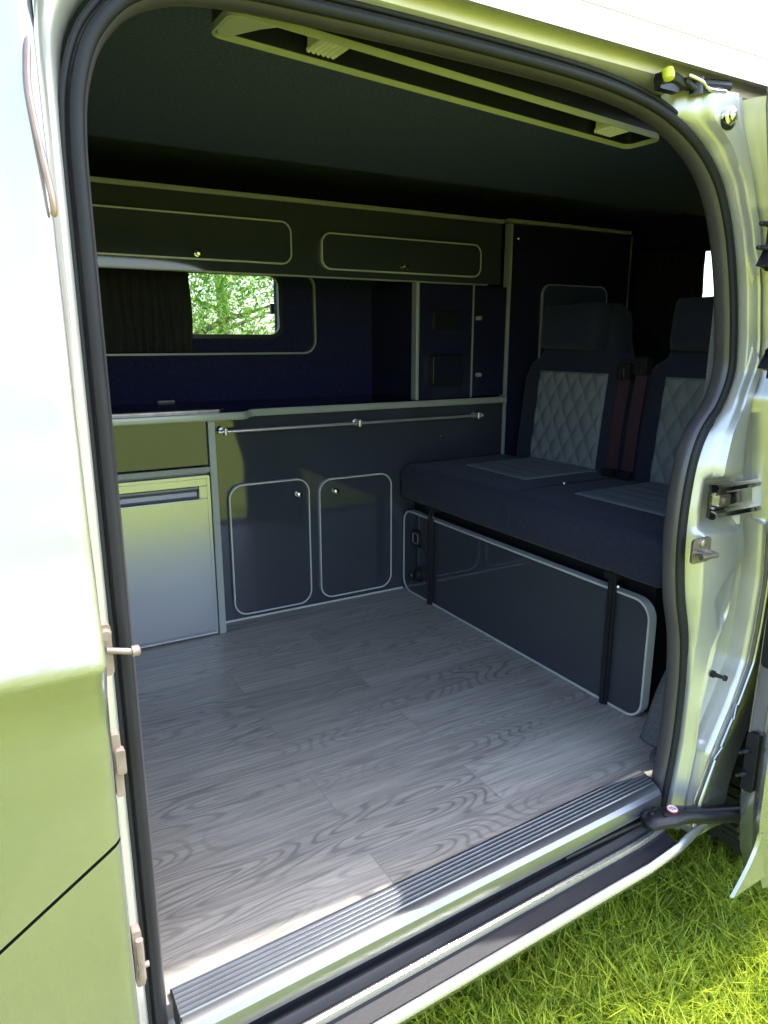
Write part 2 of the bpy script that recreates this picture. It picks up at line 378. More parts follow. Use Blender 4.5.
# overhead locker
ol = thing('overhead_locker', (1.0,2.55,1.215), 'long dark gloss locker with two rounded doors high on the far wall', 'locker')
bm = B(); box(bm, -.3,1.905,KY,KY+.015,1.218,1.450); obj('front_panel', bm, GLOSS, ol)
bm = B(); box(bm,-.3,1.905,KY+.015,WY-.001,1.262,1.272); box(bm,-.3,1.905,KY+.015,WY-.001,1.436,1.450); box(bm,-.3,-.288,KY+.015,WY-.001,1.272,1.436); obj('carcass', bm, LINER_D, ol)
bm = B(); box(bm, -.3,1.91,KY-.006,KY+.03,1.4505,1.466); obj('top_trim', bm, PELMET, ol, bevel=.003, label='pale green-grey top edging')
bm = B(); box(bm, -.3,1.84,KY-.003,KY+.016,1.213,1.2178); obj('bottom_trim', bm, BTRIM, ol)
cdoor(ol, .18,.992,1.249,1.387,.034,KY, .668,1.268, 'locker_door')
cdoor(ol, 1.102,1.794,1.240,1.363,.034,KY, 1.435,1.264, 'locker_door')

# tall cabinet standing on the worktop
tc_ = thing('upright_cabinet', (1.73,2.55,.77), 'glossy upright cabinet with sockets between the worktop and the locker', 'cabinet')
bm = B(); box(bm,1.515,1.772,KY+.004,KY+.018,.770,1.212); obj('front_panel', bm, GLOSS_D, tc_)
bm = B(); box(bm,1.515,1.527,KY+.018,WY-.001,.770,1.212); obj('side_panel', bm, GLOSS_D, tc_)
bm = B(); box(bm,1.500,1.515,KY-.006,KY+.03,.770,1.2125); obj('edge_trim', bm, BTRIM, tc_, bevel=.003)
bm = B(); box(bm,1.777,1.943,KY+.002,KY+.018,.776,1.210); cdr = obj('cabinet_door', bm, GLOSS_D, tc_, bevel=.002)
bm = B(); box(bm,1.7715,1.777,KY-.001,KY+.018,.772,1.212); obj('door_edging', bm, BTRIM, tc_)
knob(cdr, 1.796,1.086,KY+.002,.009,BRUSH); knob(cdr, 1.804,.862,KY+.002,.009,BRUSH)
bm = B(); rprism(bm,'xz',1.585,1.712,1.040,1.108,.006,KY-.006,KY+.004); cp = obj('control_panel', bm, BLACK, tc_, bevel=.001)
for i in range(4):
    for j in range(2):
        bm = B(); rprism(bm,'xz',1.600+i*.027,1.614+i*.027,1.052+j*.028,1.064+j*.028,.003,KY-.0085,KY-.006); obj('button', bm, BLACK, cp)
bm = B(); rprism(bm,'xz',1.565,1.712,.825,.942,.012,KY-.030,KY+.004); sk = obj('socket_box', bm, BLACK, tc_, smooth=True, bevel=.003)
bm = B(); rprism(bm,'xz',1.582,1.630,.850,.918,.006,KY-.033,KY-.030); rprism(bm,'xz',1.648,1.696,.850,.918,.006,KY-.033,KY-.030); obj('socket_face', bm, NAVY, sk)

# wardrobe behind the bench
wd = thing('wardrobe', (2.3,2.55,0), 'dark glossy wardrobe with pale edging behind the far end of the bench', 'wardrobe')
bm = B(); box(bm,1.957,2.64,KY,KY+.016,.0,1.452); obj('front_panel', bm, GLOSS_D, wd)
bm = B(); box(bm,2.625,2.64,KY+.016,WY-.001,0,1.452); obj('side_panel', bm, GLOSS_D, wd)
bm = B(); box(bm,1.944,1.957,KY-.008,KY+.03,.45,1.455); obj('edge_trim', bm, BTRIM, wd, bevel=.003)
bm = B(); prism(bm,'xz',[(1.918,1.458),(2.63,1.458),(2.63,1.472),(1.935,1.472),(1.922,1.468)],KY-.012,KY+.05); obj('top_trim', bm, BTRIM, wd, bevel=.002)
bm = B(); tube(bm,[(2.643,KY-.004,.85),(2.643,KY-.004,1.45)],.003,8); obj('rear_edge_trim', bm, BTRIM, wd)
bm = B(); rprism(bm,'xz',2.13,2.50,.80,1.225,.04,KY-.010,KY-.0005); h = obj('reflection_panel', bm, MINT, wd, smooth=True, label='blue-grey rounded panel standing in for a reflection')  # added panel, paints a blue-grey reflection onto the wardrobe front
bm = B(); ring(bm,'xz',2.125,2.505,.795,1.23,.043,.005,KY-.012,KY-.001); obj('reflection_trim', bm, BTRIM, h, smooth=True)  # outline of the painted reflection
bm = B()
for k in range(4): rprism(bm,'xz',2.33,2.49,1.125+k*.022,1.137+k*.022,.005,KY-.015,KY-.010)
obj('reflection_lines', bm, MINT, h)  # raised bars for the lines inside the painted reflection
for x,z in ((1.99,1.40),(2.60,1.40)):
    bm = B(); lathe(bm,(x,KY,z),(0,-1,0),[(0,.005),(.003,.005),(.006,.002)],12); obj('screw_cap', bm, CHROME, wd, smooth=True)

# curtains
def curtain(name, plane, u0,u1,z0,z1,d,label,n=16,amp=.012,dirn=-1):
    bm = B(); rows = []
    m_ = n*8
    for j in range(9):
        z = z0+(z1-z0)*j/8; row = []
        for i in range(m_+1):
            t = i/m_; u = u0+(u1-u0)*t
            a = amp*(.75+.25*math.sin(t*9+1))*(1-.25*j/8)
            w = math.sin(t*n*2*PI+.6*math.sin(t*17)+.25*math.sin(z*14+t*5))
            row.append(mp(plane,u+.003*math.sin(z*20+t*30),z,d+dirn*(.018+a*w)))
        rows.append(row)
    loft(bm, rows)
    o = obj(name, bm, CURT, None, smooth=True, ang=80); md = o.modifiers.new('s','SOLIDIFY'); md.thickness = .002
    return tag(o, label, 'curtain')
curtain('curtain','xz',.10,.735,.957,1.250,WY-.012,'dark pleated curtain drawn across the left of the far window',18,.010)
curtain('curtain','yz',2.198,2.60,.60,1.415,2.96,'black curtain hanging at the rear behind the near seat back',10,.016)

# ------------------------------------------------------------------ bench seat
bs = thing('bench_seat', (1.8,1.75,0), 'black double bench seat with quilted grey centres and a boarded front', 'bench seat')
BX = 1.449
bm = B(); box(bm, BX+.055,2.25,1.17,KY-.006,.0,.375); obj('base_box', bm, BLACK, bs)
# front board with rounded corners
bm = B(); rprism(bm,'yz',1.140,2.358,.004,.338,.050,BX+.002,BX+.024); fb = obj('front_board', bm, GLOSS, bs, smooth=True)
bm = B(); ring(bm,'yz',1.137,2.361,.001,.341,.053,.006,BX-.001,BX+.026); obj('edge_trim', bm, TRIML, fb, smooth=True)
for y in (2.150,1.262):
    bm = B(); box(bm, BX-.012,BX-.003, y-.013,y+.013,.002,.40); box(bm, BX-.018,BX-.011,y-.006,y+.006,.002,.40); box(bm, BX-.02,BX+.06,y-.02,y+.02,.372,.392)
    s = obj('support_strap', bm, BLACK, bs, bevel=.0015)
    bm = B(); lathe(bm,(BX-.01,y-.024,.358),(-1,0,0),[(0,.006),(.006,.006),(.009,.003)],12); obj('bolt', bm, CHROME, s, smooth=True)
# sockets on the board
bm = B(); rprism(bm,'yz',2.228,2.292,.205,.275,.010,BX-.006,BX+.002); s = obj('power_socket', bm, BLACK, bs, smooth=True)
bm = B(); ring(bm,'yz',2.240,2.280,.218,.262,.008,.004,BX-.009,BX-.006); obj('socket_rim', bm, GREYP, s, smooth=True)
bm = B(); lathe(bm,(BX+.002,2.245,.095),(-1,0,0),[(0,.034),(.006,.034),(.010,.028),(.022,.026),(.026,.021),(.020,.017)],28); obj('round_socket', bm, BLACK, bs, smooth=True)
# seat cushions
def pillow(bm, x0,x1,y0,y1,z0,z1,r=.03,crown=.012,n=14):
    """soft edged cushion, crowned on top"""
    def f(t,a,b,rr_):  # place samples denser at the edges
        return a+(b-a)*t
    us = [0,.02,.06,.12,.25,.4,.5,.6,.75,.88,.94,.98,1]
    def pt(x,y,side): return None
    top = []; 
    for i,u in enumerate(us):
        row = []
        for j,v in enumerate(us):
            x = x0+(x1-x0)*u; y = y0+(y1-y0)*v
            dx = min(x-x0, x1-x, r)/r; dy = min(y-y0,y1-y,r)/r
            e = math.sqrt(max(0,1-(1-dx)**2))*math.sqrt(max(0,1-(1-dy)**2))
            c = crown*math.sin(PI*u)**.5*math.sin(PI*v)**.5
            row.append((x,y,z1-r*(1-e)+c))
        top.append(row)
    V = loft(bm, top)
    n_ = len(us)
    edge = [V[0][j] for j in range(n_)]+[V[i][n_-1] for i in range(1,n_)]+[V[n_-1][j] for j in range(n_-2,-1,-1)]+[V[i][0] for i in range(n_-2,0,-1)]
    low = [bm.verts.new((v.co.x,v.co.y,z0+.008)) for v in edge]
    cx,cy = (x0+x1)/2,(y0+y1)/2
    low2 = [bm.verts.new((v.co.x+(.008 if v.co.x<cx else -.008),v.co.y+(.008 if v.co.y<cy else -.008),z0)) for v in edge]
    for A,C in ((edge,low),(low,low2)):
        for k in range(len(A)):
            j = (k+1)%len(A); bm.faces.new((A[k],A[j],C[j],C[k]))
    bm.faces.new(low2)
def quilt(bm, origin, U, V, N, w, h, n=5, pad=.006, lines='diamond', th=.004):
    """quilted panel: relief falls to zero on the stitch lines; origin is lower corner"""
    O = Vector(origin); U = Vector(U).normalized(); V = Vector(V).normalized(); N = Vector(N).normalized()
    nu = int(w/.0045); nv = int(h/.0045); s = w/n; rows = []
    for i in range(nv+1):
        row = []
        for j in range(nu+1):
            u = w*j/nu; v = h*i/nv
            if lines == 'diamond':
                a = (u+v*.62)/s; b = (u-v*.62)/s
                q = abs(math.sin(PI*a))*abs(math.sin(PI*b))
            else:
                a = v/s; q = abs(math.sin(PI*a))
            q = min(1, q)**.45
            e = min(u,w-u,v,h-v)/.008; e = min(1,max(0,e))
            row.append(O+U*u+V*v+N*((.002+pad*q)*e**.5))
        rows.append(row)
    loft(bm, rows)
    box_ = [(O-N*th),(O+U*w-N*th),(O+U*w+V*h-N*th),(O+V*h-N*th)]
    bm.faces.new([bm.verts.new(p) for p in box_])
CZ0,CZ1 = .392,.528
bm = B(); pillow(bm,1.428,1.960,1.105,KY-.012,CZ0,CZ1,.028,.006); cu = obj('seat_cushion', bm, FABRIC, bs, smooth=True, ang=80)
bm = B(); quilt(bm,(1.60,1.815,CZ1+.0065),(0,1,0),(1,0,0),(0,0,1),.345,.35,5,.004,'rows'); obj('seat_quilting', bm, QUILT, cu, smooth=True, ang=80, label='quilted grey seat centre')
bm = B(); quilt(bm,(1.585,1.225,CZ1+.0065),(0,1,0),(1,0,0),(0,0,1),.345,.365,5,.004,'rows'); obj('seat_quilting', bm, QUILT, cu, smooth=True, ang=80, label='quilted grey seat centre')
bm = B(); tube(bm,[(1.4275,1.69,.40),(1.429,1.69,.50),(1.45,1.69,.531),(1.6,1.69,.538),(1.93,1.69,.536)],.003,8); obj('seam', bm, FABRIC, cu, smooth=True)
bm = B(); lathe(bm,(1.66,1.69,.538),(0,0,1),[(0,.007),(.004,.006),(.005,.002)],12); obj('stud', bm, CHROME, cu, smooth=True)
# backrests
def backrest(yc, w):
    rec = .10  # recline: x grows with z
    prof = [(-w,.50),(-w,.80),(-w+.004,.86),(-w+.03,.915),(-w+.08,.945),(-.185,.965),(-.165,1.01),(-.160,1.06),(-.145,1.105),(-.11,1.13),(0,1.137)]
    pts = prof+[(-u,z) for u,z in prof[-2::-1]]
    bm = B(); rows = []
    # cross-sections through the thickness: narrow at front and back, full in the middle
    for dx,k,dz in ((0.0,.955,-.018),(.004,.985,-.008),(.018,1,0),(.085,1,0),(.105,.985,-.008),(.112,.95,-.02)):
        rows.append([(1.945+dx+rec*(z-.5), yc+u*k, (z+(dz if z>.6 else 0))) for u,z in pts])
    V = loft(bm, rows); bm.faces.new(V[0]); bm.faces.new(V[-1])
    for i in range(len(V)-1): bm.faces.new((V[i][0],V[i][-1],V[i+1][-1],V[i+1][0]))
    o = obj('backrest', bm, FABRIC, bs, smooth=True, ang=50)
    bm = B(); quilt(bm,(1.943,yc-.175,.535),(0,1,0),(rec,0,1),(-1,0,rec),.35,.35,5,.010,'diamond'); obj('backrest_quilting', bm, QUILT, o, smooth=True, ang=80, label='diamond-quilted grey panel')
    bm = B(); pillow(bm, 0,0.16,-.145,.145,0,.07,.03,.008)
    M = Matrix.Translation((1.945+rec*.47+.0, yc, .965)) @ Matrix.Rotation(math.radians(-90+5.5),4,'Y')
    bmesh.ops.transform(bm, matrix=M, verts=bm.verts[:])
    obj('headrest', bm, FABRIC, o, smooth=True, ang=80)
    return o
backrest(2.005,.275); backrest(1.405,.275)
# seat belts between the two backs
for y,zt in ((1.735,.895),(1.665,.915)):
    bm = B(); rows = []
    for k in range(13):
        z = .53+(zt-.53)*k/12; x = 1.925+.10*(z-.5)-.006*math.sin(k/12*PI); w = .025
        rows.append([(x,y-w,z),(x-.0015,y-w,z),(x-.0015,y+w,z),(x,y+w,z)])
    loft(bm, rows, True); b_ = obj('seat_belt', bm, BELT, bs, smooth=True, ang=60, label='maroon-brown webbing')
    bm = B(); rprism(bm,'yz',y-.026,y+.026,.515,.56,.006,1.902,1.928); obj('buckle', bm, BLACK, b_, bevel=.003)
    bm = B(); rprism(bm,'yz',y-.03,y+.03,zt-.03,zt+.03,.01,1.945,1.975); obj('belt_guide', bm, BLACK, b_, bevel=.004)
    for q in (-.008,.008):
        bm = B(); cyl(bm,(1.943,y+q,zt-.022),(1.943,y+q,zt+.012),.0022,8); obj('guide_pin', bm, CHROME, b_, smooth=True)

# ------------------------------------------------------------------ light bar over the doorway
lb = thing('light_bar', (.75,1.04,1.37), 'slim pelmet with two ribbed lamps under the doorway header', 'light')
A_, C_ = Vector((.335,1.018,1.402)), Vector((1.20,1.060,1.372))
ex_ = (C_-A_).normalized(); ez_ = Vector((0,0,1)); ey_ = ez_.cross(ex_).normalized(); ez_ = ex_.cross(ey_)
LM = Matrix((ex_,ey_,ez_)).transposed().to_4x4(); LM.translation = A_; LL = (C_-A_).length
def lbo(name, bm, m, par=lb, **k):
    bmesh.ops.transform(bm, matrix=LM, verts=bm.verts[:]); return obj(name, bm, m, par, **k)
bm = B(); ring(bm,'xy',0,LL,-.042,.042,.018,.0028,0,.010); lbo('rim', bm, PELMET, smooth=True)
bm = B(); ring(bm,'xy',.001,LL-.001,-.041,.041,.017,.004,.008,.040); lbo('inner_wall', bm, NAVY, smooth=True)
bm = B(); box(bm,.004,LL-.004,-.038,.038,.036,.042); lbo('backing', bm, NAVY)
bm = B(); prism(bm,'xy',[(.004,-.02),(.016,-.037),(.070,-.037),(.052,-.015),(.024,.036),(.012,.034),(.004,.02)],.001,.036); lbo('end_block', bm, PELMET, bevel=.002)
for x in (.165,.775):
    bm = B(); box(bm, x-.024,x+.024,-.022,.026,.012,.036); hs = lbo('lamp', bm, LAMP, bevel=.003, label='clear ribbed lamp')
    bm = B()
    for k in range(6): cyl(bm,(x-.020+k*.008,-.023,.012),(x-.020+k*.008,.027,.012),.0042,10)
    lbo('ribbed_lens', bm, LAMP, hs, smooth=True)
bm = B(); box(bm,.42,.44,-.01,.01,.026,.036); lbo('switch', bm, GREYP, bevel=.002)

# ------------------------------------------------------------------ the van body
van = thing('camper_van', (1.0,1.8,GZ), 'silver camper van seen through its open side door', 'van')
def skin(z):
    return lerp([(-.26,.86),(-.20,.830),(-.12,.822),(.0,.824),(.2,.830),(.45,.832),(.56,.826),(.60,.8135),(.632,.7975),(.6375,.797),(.645,.7985),(.70,.812),(.76,.824),(.83,.834),(.9,.842),(1.1,.856),(1.25,.861),(1.38,.863),(1.436,.866),(1.50,.885),(1.56,.93),(1.61,1.01),(1.64,1.12)],z)
EX = .095
def zline(x): return .385+(x-EX)*.66
XL = [-1.3,-1.0,-.7,-.5,-.35,-.25,-.18,-.12,-.06,-.02,.02,.05,.07,.08,.088,.092,EX]
def edge_in(x): # rolled vertical edge
    d = max(0,(x-(EX-.010))/.010); return .006*d*d
bm = B(); rows = []
for x in XL:
    z0 = max(zline(x)+.0028,-.24); zs = sorted([z0+(1.63-z0)*k/110 for k in range(111)]+[z for z in (.600,.610,.620,.626,.6305,.632,.6375,.645,.650) if z>z0])
    rows.append([(x,skin(z)+edge_in(x),z) for z in zs])
loft(bm, rows); fd = obj('front_side_panel', bm, SILVER, van, smooth=True, ang=60)
bm = B(); rows = []
for x in XL:
    z1 = max(zline(x)-.0028,-.245); zs = [-.25+(z1+.25)*k/40 for k in range(41)]
    rows.append([(x,skin(z)+edge_in(x),z) for z in zs])
loft(bm, rows); obj('lower_side_panel', bm, SILVER, van, smooth=True, ang=60)
bm = B(); loft(bm, [[(x,skin(zline(x)+d)+.007,zline(x)+d) for d in (-.02,.02)] for x in XL if zline(x)>-.2]); obj('panel_gap', bm, BLACK, van)
bm = B(); lathe(bm,(0,0,0),(0,-1,0),[(-.006,1.0),(.002,1.0),(.006,.93),(.007,.4)],40)
bmesh.ops.scale(bm, vec=(.046,1,.024), verts=bm.verts[:]); bmesh.ops.translate(bm, vec=(-.043,.823,.702), verts=bm.verts[:])
obj('side_badge', bm, WHITE, van, smooth=True, label='white oval cap')

# roof side above the doorway (outer skin continues over the opening)
LIP = 1.436
def arc_top(x, xl, zt, r):   # top outline of opening with a rounded corner
    if x >= xl+r: return zt
    d = (xl+r-x)/r; return zt-r+r*math.sqrt(max(0,1-min(1,d)**2))
RXS = [EX+.0005,.097,.10,.105,.112,.12,.13,.145,.16,.18,.20,.23]+[.23+i*.06 for i in range(1,19)]+[1.5,1.9,2.4,3.15]
bm = B(); rows = []
for x in RXS:
    z0 = arc_top(x,EX,LIP,.135)-.02*max(0,min(1,(x-1.0)/.35))*0; rows.append([(x,skin(z0+(1.64-z0)*k/30),z0+(1.64-z0)*k/30) for k in range(31)])
loft(bm, rows); obj('roof_side_panel', bm, SILVER, van, smooth=True, ang=60)
bm = B(); loft(bm, [[(x,1.12,1.64),(x,1.5,1.68),(x,1.95,1.69),(x,2.4,1.68),(x,2.79,1.63)] for x in (-1.3,.5,2,3.15)]); obj('roof_skin', bm, SILVER, van, smooth=True)
bm = B(); box(bm,-1.3,3.15,2.80,2.815,-.2,.98); box(bm,-1.3,3.15,2.80,2.815,1.28,1.62); box(bm,-1.3,.40,2.80,2.815,.98,1.28); box(bm,1.15,3.15,2.80,2.815,.98,1.28); obj('far_side_panel', bm, SILVER, van)
bm = B(); tube(bm,[(-1.3,skin(1.485)+.001,1.485),(3.15,skin(1.485)+.001,1.485)],.0022,8); obj('roof_crease', bm, SILVER, van, smooth=True)
bm = B(); box(bm,-1.25,3.1,.95,2.78,-.12,-.035); obj('underbody', bm, BLACK, van)

# door frame: front jamb and header, one swept surface
def opening(xl, zt, r, y, xe, zb=-.12, n=10):
    p = [(xl,y,zb+(zt-r-zb)*k/14) for k in range(15)]
    for k in range(1,n+1):
        t = PI-PI/2*k/n; p.append((xl+r+r*math.cos(t),y,zt-r+r*math.sin(t)))
    for k in range(1,15): p.append((xl+r+(xe-xl-r)*k/14,y,zt))
    return p
bm = B()
loops = [opening(EX,LIP,.135,.0,1.60)]
L0 = [(x,skin(z)+(.006 if x<EX+.001 else .0),z) for x,_,z in loops[0]]
L1 = [(x,y+.010,z) for x,y,z in L0]
L2 = opening(.100,1.472,.165,.878,1.60); L2b = opening(.103,1.474,.165,.895,1.60)
L3 = opening(.106,1.440,.14,.903,1.60); L4 = opening(.112,1.427,.128,.906,1.60); L5 = opening(.124,1.414,.128,.925,1.60); L6 = opening(.126,1.412,.128,.945,1.60)
loft(bm, [L0,L1,L2,L2b,L3,L4,L5,L6]); obj('door_frame', bm, SILVER_D, van, smooth=True, ang=40)

# rubber seal all round
SY = .932
sl = [(.1335,SY,-.10),(.1335,SY,.3),(.1325,SY,.7),(.1315,SY,1.1),(.1325,SY,1.22),(.142,SY,1.285),(.165,SY,1.335),(.21,SY,1.375),(.29,SY,1.398),(.45,SY,1.404),(.65,SY,1.405),(.85,SY,1.402),(.98,SY,1.393),(1.08,SY,1.374),(1.17,SY,1.335),(1.235,SY,1.28),(1.28,SY,1.20),(1.312,SY,1.10),(1.332,SY,1.0),(1.336,SY,.935),(1.312,SY,.872),(1.268,SY,.82),(1.244,SY,.755),(1.233,SY,.66),(1.234,SY,.567),(1.250,SY,.464),(1.277,SY,.365),(1.288,SY,.25),(1.286,SY,.109),(1.270,SY,-.02),(1.262,SY,-.075)]
sp = smooth_pts(sl,5)
bm = B(); tube(bm, sp, .0135, 14, ry=.021, up=(0,1,0)); obj('door_seal', bm, RUBBER_F, van, smooth=True, ang=80)
bm = B(); tube(bm, [(p.x,p.y-.020,p.z) for p in sp], .0085, 10, up=(0,1,0)); 
off = []
for i,p in enumerate(sp):
    a = sp[max(i-1,0)]; b = sp[min(i+1,len(sp)-1)]; t = (b-a).normalized(); n_ = Vector((-t.z,0,t.x))  # outward is to the left of travel
    off.append((p.x+n_.x*.0145,p.y-.018,p.z+n_.z*.0145))
tube(bm, off, .004, 8, up=(0,1,0))
obj('seal_lip', bm, RUBBER, van, smooth=True, ang=80)

# striker pin and latches on the front jamb
bm = B(); rprism(bm,'xz',.097,.112,.592,.660,.006,.872,.885); cyl(bm,(.104,.868,.628),(.134,.868,.620),.0040,12); lathe(bm,(.134,.868,.620),(1,0,0),[(0,.007),(.008,.007),(.010,.004)],14); lathe(bm,(.105,.874,.648),(0,-1,0),[(0,.008),(.01,.006)],12)
obj('striker_pin', bm, JAMBM, van, smooth=True)
bm = B(); rprism(bm,'xz',.098,.108,.43,.52,.004,.855,.868); rprism(bm,'xz',.100,.112,.465,.50,.004,.848,.860); obj('latch_plate', bm, JAMBM, van, bevel=.001)
bm = B(); rprism(bm,'xz',.098,.110,.135,.225,.004,.850,.866); cyl(bm,(.106,.846,.150),(.106,.846,.215),.005,10); cyl(bm,(.1,.848,.17),(.116,.848,.17),.004,10); obj('latch_plate', bm, JAMBM, van, smooth=True)
bm = B()
tube(bm, smooth_pts([(.088,skin(1.29)-.002,1.292),(.083,skin(1.25)-.004,1.25),(.087,skin(1.2)-.004,1.20),(.094,skin(1.14)-.004,1.145),(.0945,skin(1.13)-.001,1.125)],4), [.0015]+[.0035]*15+[.002], 8)
obj('weather_clip', bm, mat('bronze_clip',(.42,.27,.22),.35,.6,var=.15,vscale=60), van, smooth=True, label='pinkish brown clip on panel edge')

# sill and step
X0,X1 = .07,1.235
def extr(name, prof, m, xs=(X0,X1), bev=0, label=None, sm=True, ang=40, rise=True):
    bm = B(); n = 26; rows = []
    for k in range(n+1):
        x = xs[0]+(xs[1]-xs[0])*k/n
        s = max(0,(x-1.12)/.22) if rise else 0; q = .036*max(0,x-.17)
        rows.append([(x+(.94-y)*-.25*(not rise and xs[1]>1.25)*k/n,y+q+.010*s*s,z+.030*s*s) for y,z in prof])
    V = loft(bm, rows); 
    return obj(name, bm, m, van, smooth=sm, ang=ang, label=label)
tp = [(.948,.001),(.946,.010)]
for k in range(6):
    y = .940-k*.0095; tp += [(y,.0115),(y-.0012,.0140),(y-.0032,.0140),(y-.0044,.0115)]
tp += [(.880,.0115),(.870,.008),(.862,.000),(.859,-.012),(.860,-.030),(.868,-.036),(.90,-.040)]
extr('step_tread', tp, ALU, (.158,1.262), label='ribbed grey aluminium step edge', rise=False, ang=25)
for x,q in ((.156,0),(1.2625,.036*1.09)):
    bm = B(); pr = tp[:2]+[(.880,.0118),(.870,.008),(.862,0),(.859,-.012),(.860,-.03),(.90,-.04),(.948,-.03)]
    A = [bm.verts.new((x-(.94-y)*.25*(q>0),y+q,z)) for y,z in pr]; D = [bm.verts.new((x+.0035-(.94-y)*.25*(q>0),y+q,z)) for y,z in pr]
    bm.faces.new(A); bm.faces.new(D)
    for k in range(len(A)): bm.faces.new((A[k-1],A[k],D[k],D[k-1]))
    obj('step_end_cap', bm, BLACK, van)
extr('step_ledge', [(.945,-.03),(.938,-.058),(.893,-.064),(.885,-.060)], SILVER_D, (X0,1.26), rise=False)
for x in (.30,.55,.95):
    q = .036*(x-.17); bm = B(); rprism(bm,'xy',x-.016,x+.016,.905+q,.914+q,.0044,-.0622,-.0612); obj('drain_slot', bm, BLACK, van)
extr('sill_rubber', [(.893,-.066),(.890,-.056),(.884,-.056),(.881,-.064),(.874,-.066),(.868,-.056),(.858,-.053),(.850,-.060),(.848,-.072)], RUBBER)
extr('sill_inner_strip', [(.848,-.074),(.846,-.068),(.841,-.066),(.836,-.068),(.833,-.078)], SILVER)
extr('sill_channel', [(.834,-.076),(.831,-.085),(.806,-.092),(.799,-.088)], RUBBER)
extr('sill_outer', [(.7995,-.095),(.7985,-.086),(.795,-.085),(.790,-.090),(.786,-.100),(.790,-.112),(.806,-.13),(.83,-.17),(.86,-.20)], SILVER, (X0-1.37,1.33))

# rear pillar
XS = sorted([(z,x) for x,_,z in sl[13:]])
XR = [(-.12,1.275),(0,1.303),(.09,1.34),(.216,1.402),(.305,1.438),(.4,1.448),(.5,1.452),(.6,1.44),(.75,1.405),(.9,1.375),(1.1,1.345),(1.25,1.315),(1.36,1.27),(1.42,1.25)]
XF = [(-.12,1.268),(.0,1.285),(.10,1.300),(.19,1.315),(.27,1.330),(.34,1.345),(.42,1.372),(.50,1.385),(.56,1.392),(.62,1.375),(1.1,1.33),(1.25,1.295),(1.36,1.25),(1.42,1.23)]
def pillar_row(z):
    a = lerp(XS,z)+.010; e = max(lerp(XR,z), a+.05); f = min(lerp(XF,z), e-.028)
    if f < a+.02: f = a+.02
    def Y_(x):
        u = (x-a)/(f-a)
        if x <= f:
            y = lerp([(0,.935),(.08,.914),(.18,.904),(.9,.890),(1,.886)],u)
            if z > .725:
                y -= .012*min(1,(z-.725)/.010)*max(0,min(1,(u-.12)/.15))
                t = 1 if z > 1.16 else (max(0,(z-1.11)/.05) if z > 1.05 else max(0,min(1,(.985-z)/.05)))
                wd_ = .30*t
                if wd_ > .01: y -= .016*max(0,min(1,(wd_-abs(u-.60))/.08))
            if .625 < z < .725: y += .024*min(1,(z-.625)/.012,(.725-z)/.012)*max(0,min(1,(u-.25)/.05))
            if z < .62:
                y -= .016*min(1,(.62-z)/.010)*max(0,min(1,(u-.10)/.12))*max(.25,min(1,(z-.30)/.16))
                # triangular hollow of the pressing
                h = min(1,max(0,min((.545-z)/.02,(z-.385)/.03)))
                y += .010*h*max(0,min(1,(u-(.55+.45*abs((z-.455)/.10)))/.10))
            return y
        if x < f+.010: return .880 if x < f+.004 else .896
        if z > .62: return lerp([(f+.01,.884),(e-.012,.880),(e-.006,.856),(e,.846)],x)
        return lerp([(f+.010,.898),(e-.024,.896),(e-.019,.858),(e-.012,.852),(e,.846)],x)
    xs = [a+(f-a)*k/34 for k in range(35)]+[f+.003,f+.006,f+.010]+[f+.010+(e-.024-f-.010)*k/4 for k in (1,2,3,4)]+[e-.020,e-.018,e-.012,e-.007,e-.004,e]
    return [(x,Y_(x),z) for x in xs]
bm = B(); rows = []
for k in range(190):
    z = -.10+k*.008
    if z > 1.432: break
    rows.append(pillar_row(z))
loft(bm, rows); rp = obj('rear_pillar', bm, SILVER_D, van, smooth=True, ang=50)
# guide rail
bm = B(); tp2 = []
for x in (1.268,1.280,1.42,1.60):
    tp2.append([(x,.885,.716),(x,.868,.718),(x,.862,.712),(x,.864,.703),(x,.876,.700),(x,.880,.694),(x,.880,.668),(x,.876,.662),(x,.864,.659),(x,.862,.650),(x,.868,.645),(x,.885,.647)])
V = loft(bm, tp2); bm.faces.new(V[0]); gr = obj('guide_rail', bm, CHROME, van, smooth=True, ang=30)
bm = B(); rprism(bm,'xz',1.288,1.325,.669,.693,.004,.872,.880); lathe(bm,(1.306,.872,.681),(0,-1,0),[(0,.008),(.004,.008),(.005,.004)],16); obj('rail_bolt', bm, STEEL, gr, smooth=True)
# striker bracket
bm = B(); rprism(bm,'xz',1.212,1.268,.560,.612,.008,.866,.871); st = obj('latch_striker', bm, STEEL, van, smooth=True)
bm = B(); lathe(bm,(1.240,.866,.602),(0,-1,0),[(0,.009),(.004,.009),(.006,.005)],16); lathe(bm,(1.222,.866,.582),(0,-1,0),[(0,.006),(.02,.006)],12); lathe(bm,(1.258,.866,.580),(0,-1,0),[(0,.006),(.02,.006)],12); cyl(bm,(1.215,.848,.580),(1.264,.848,.578),.006,12); obj('striker_bar', bm, STEEL, st, smooth=True)
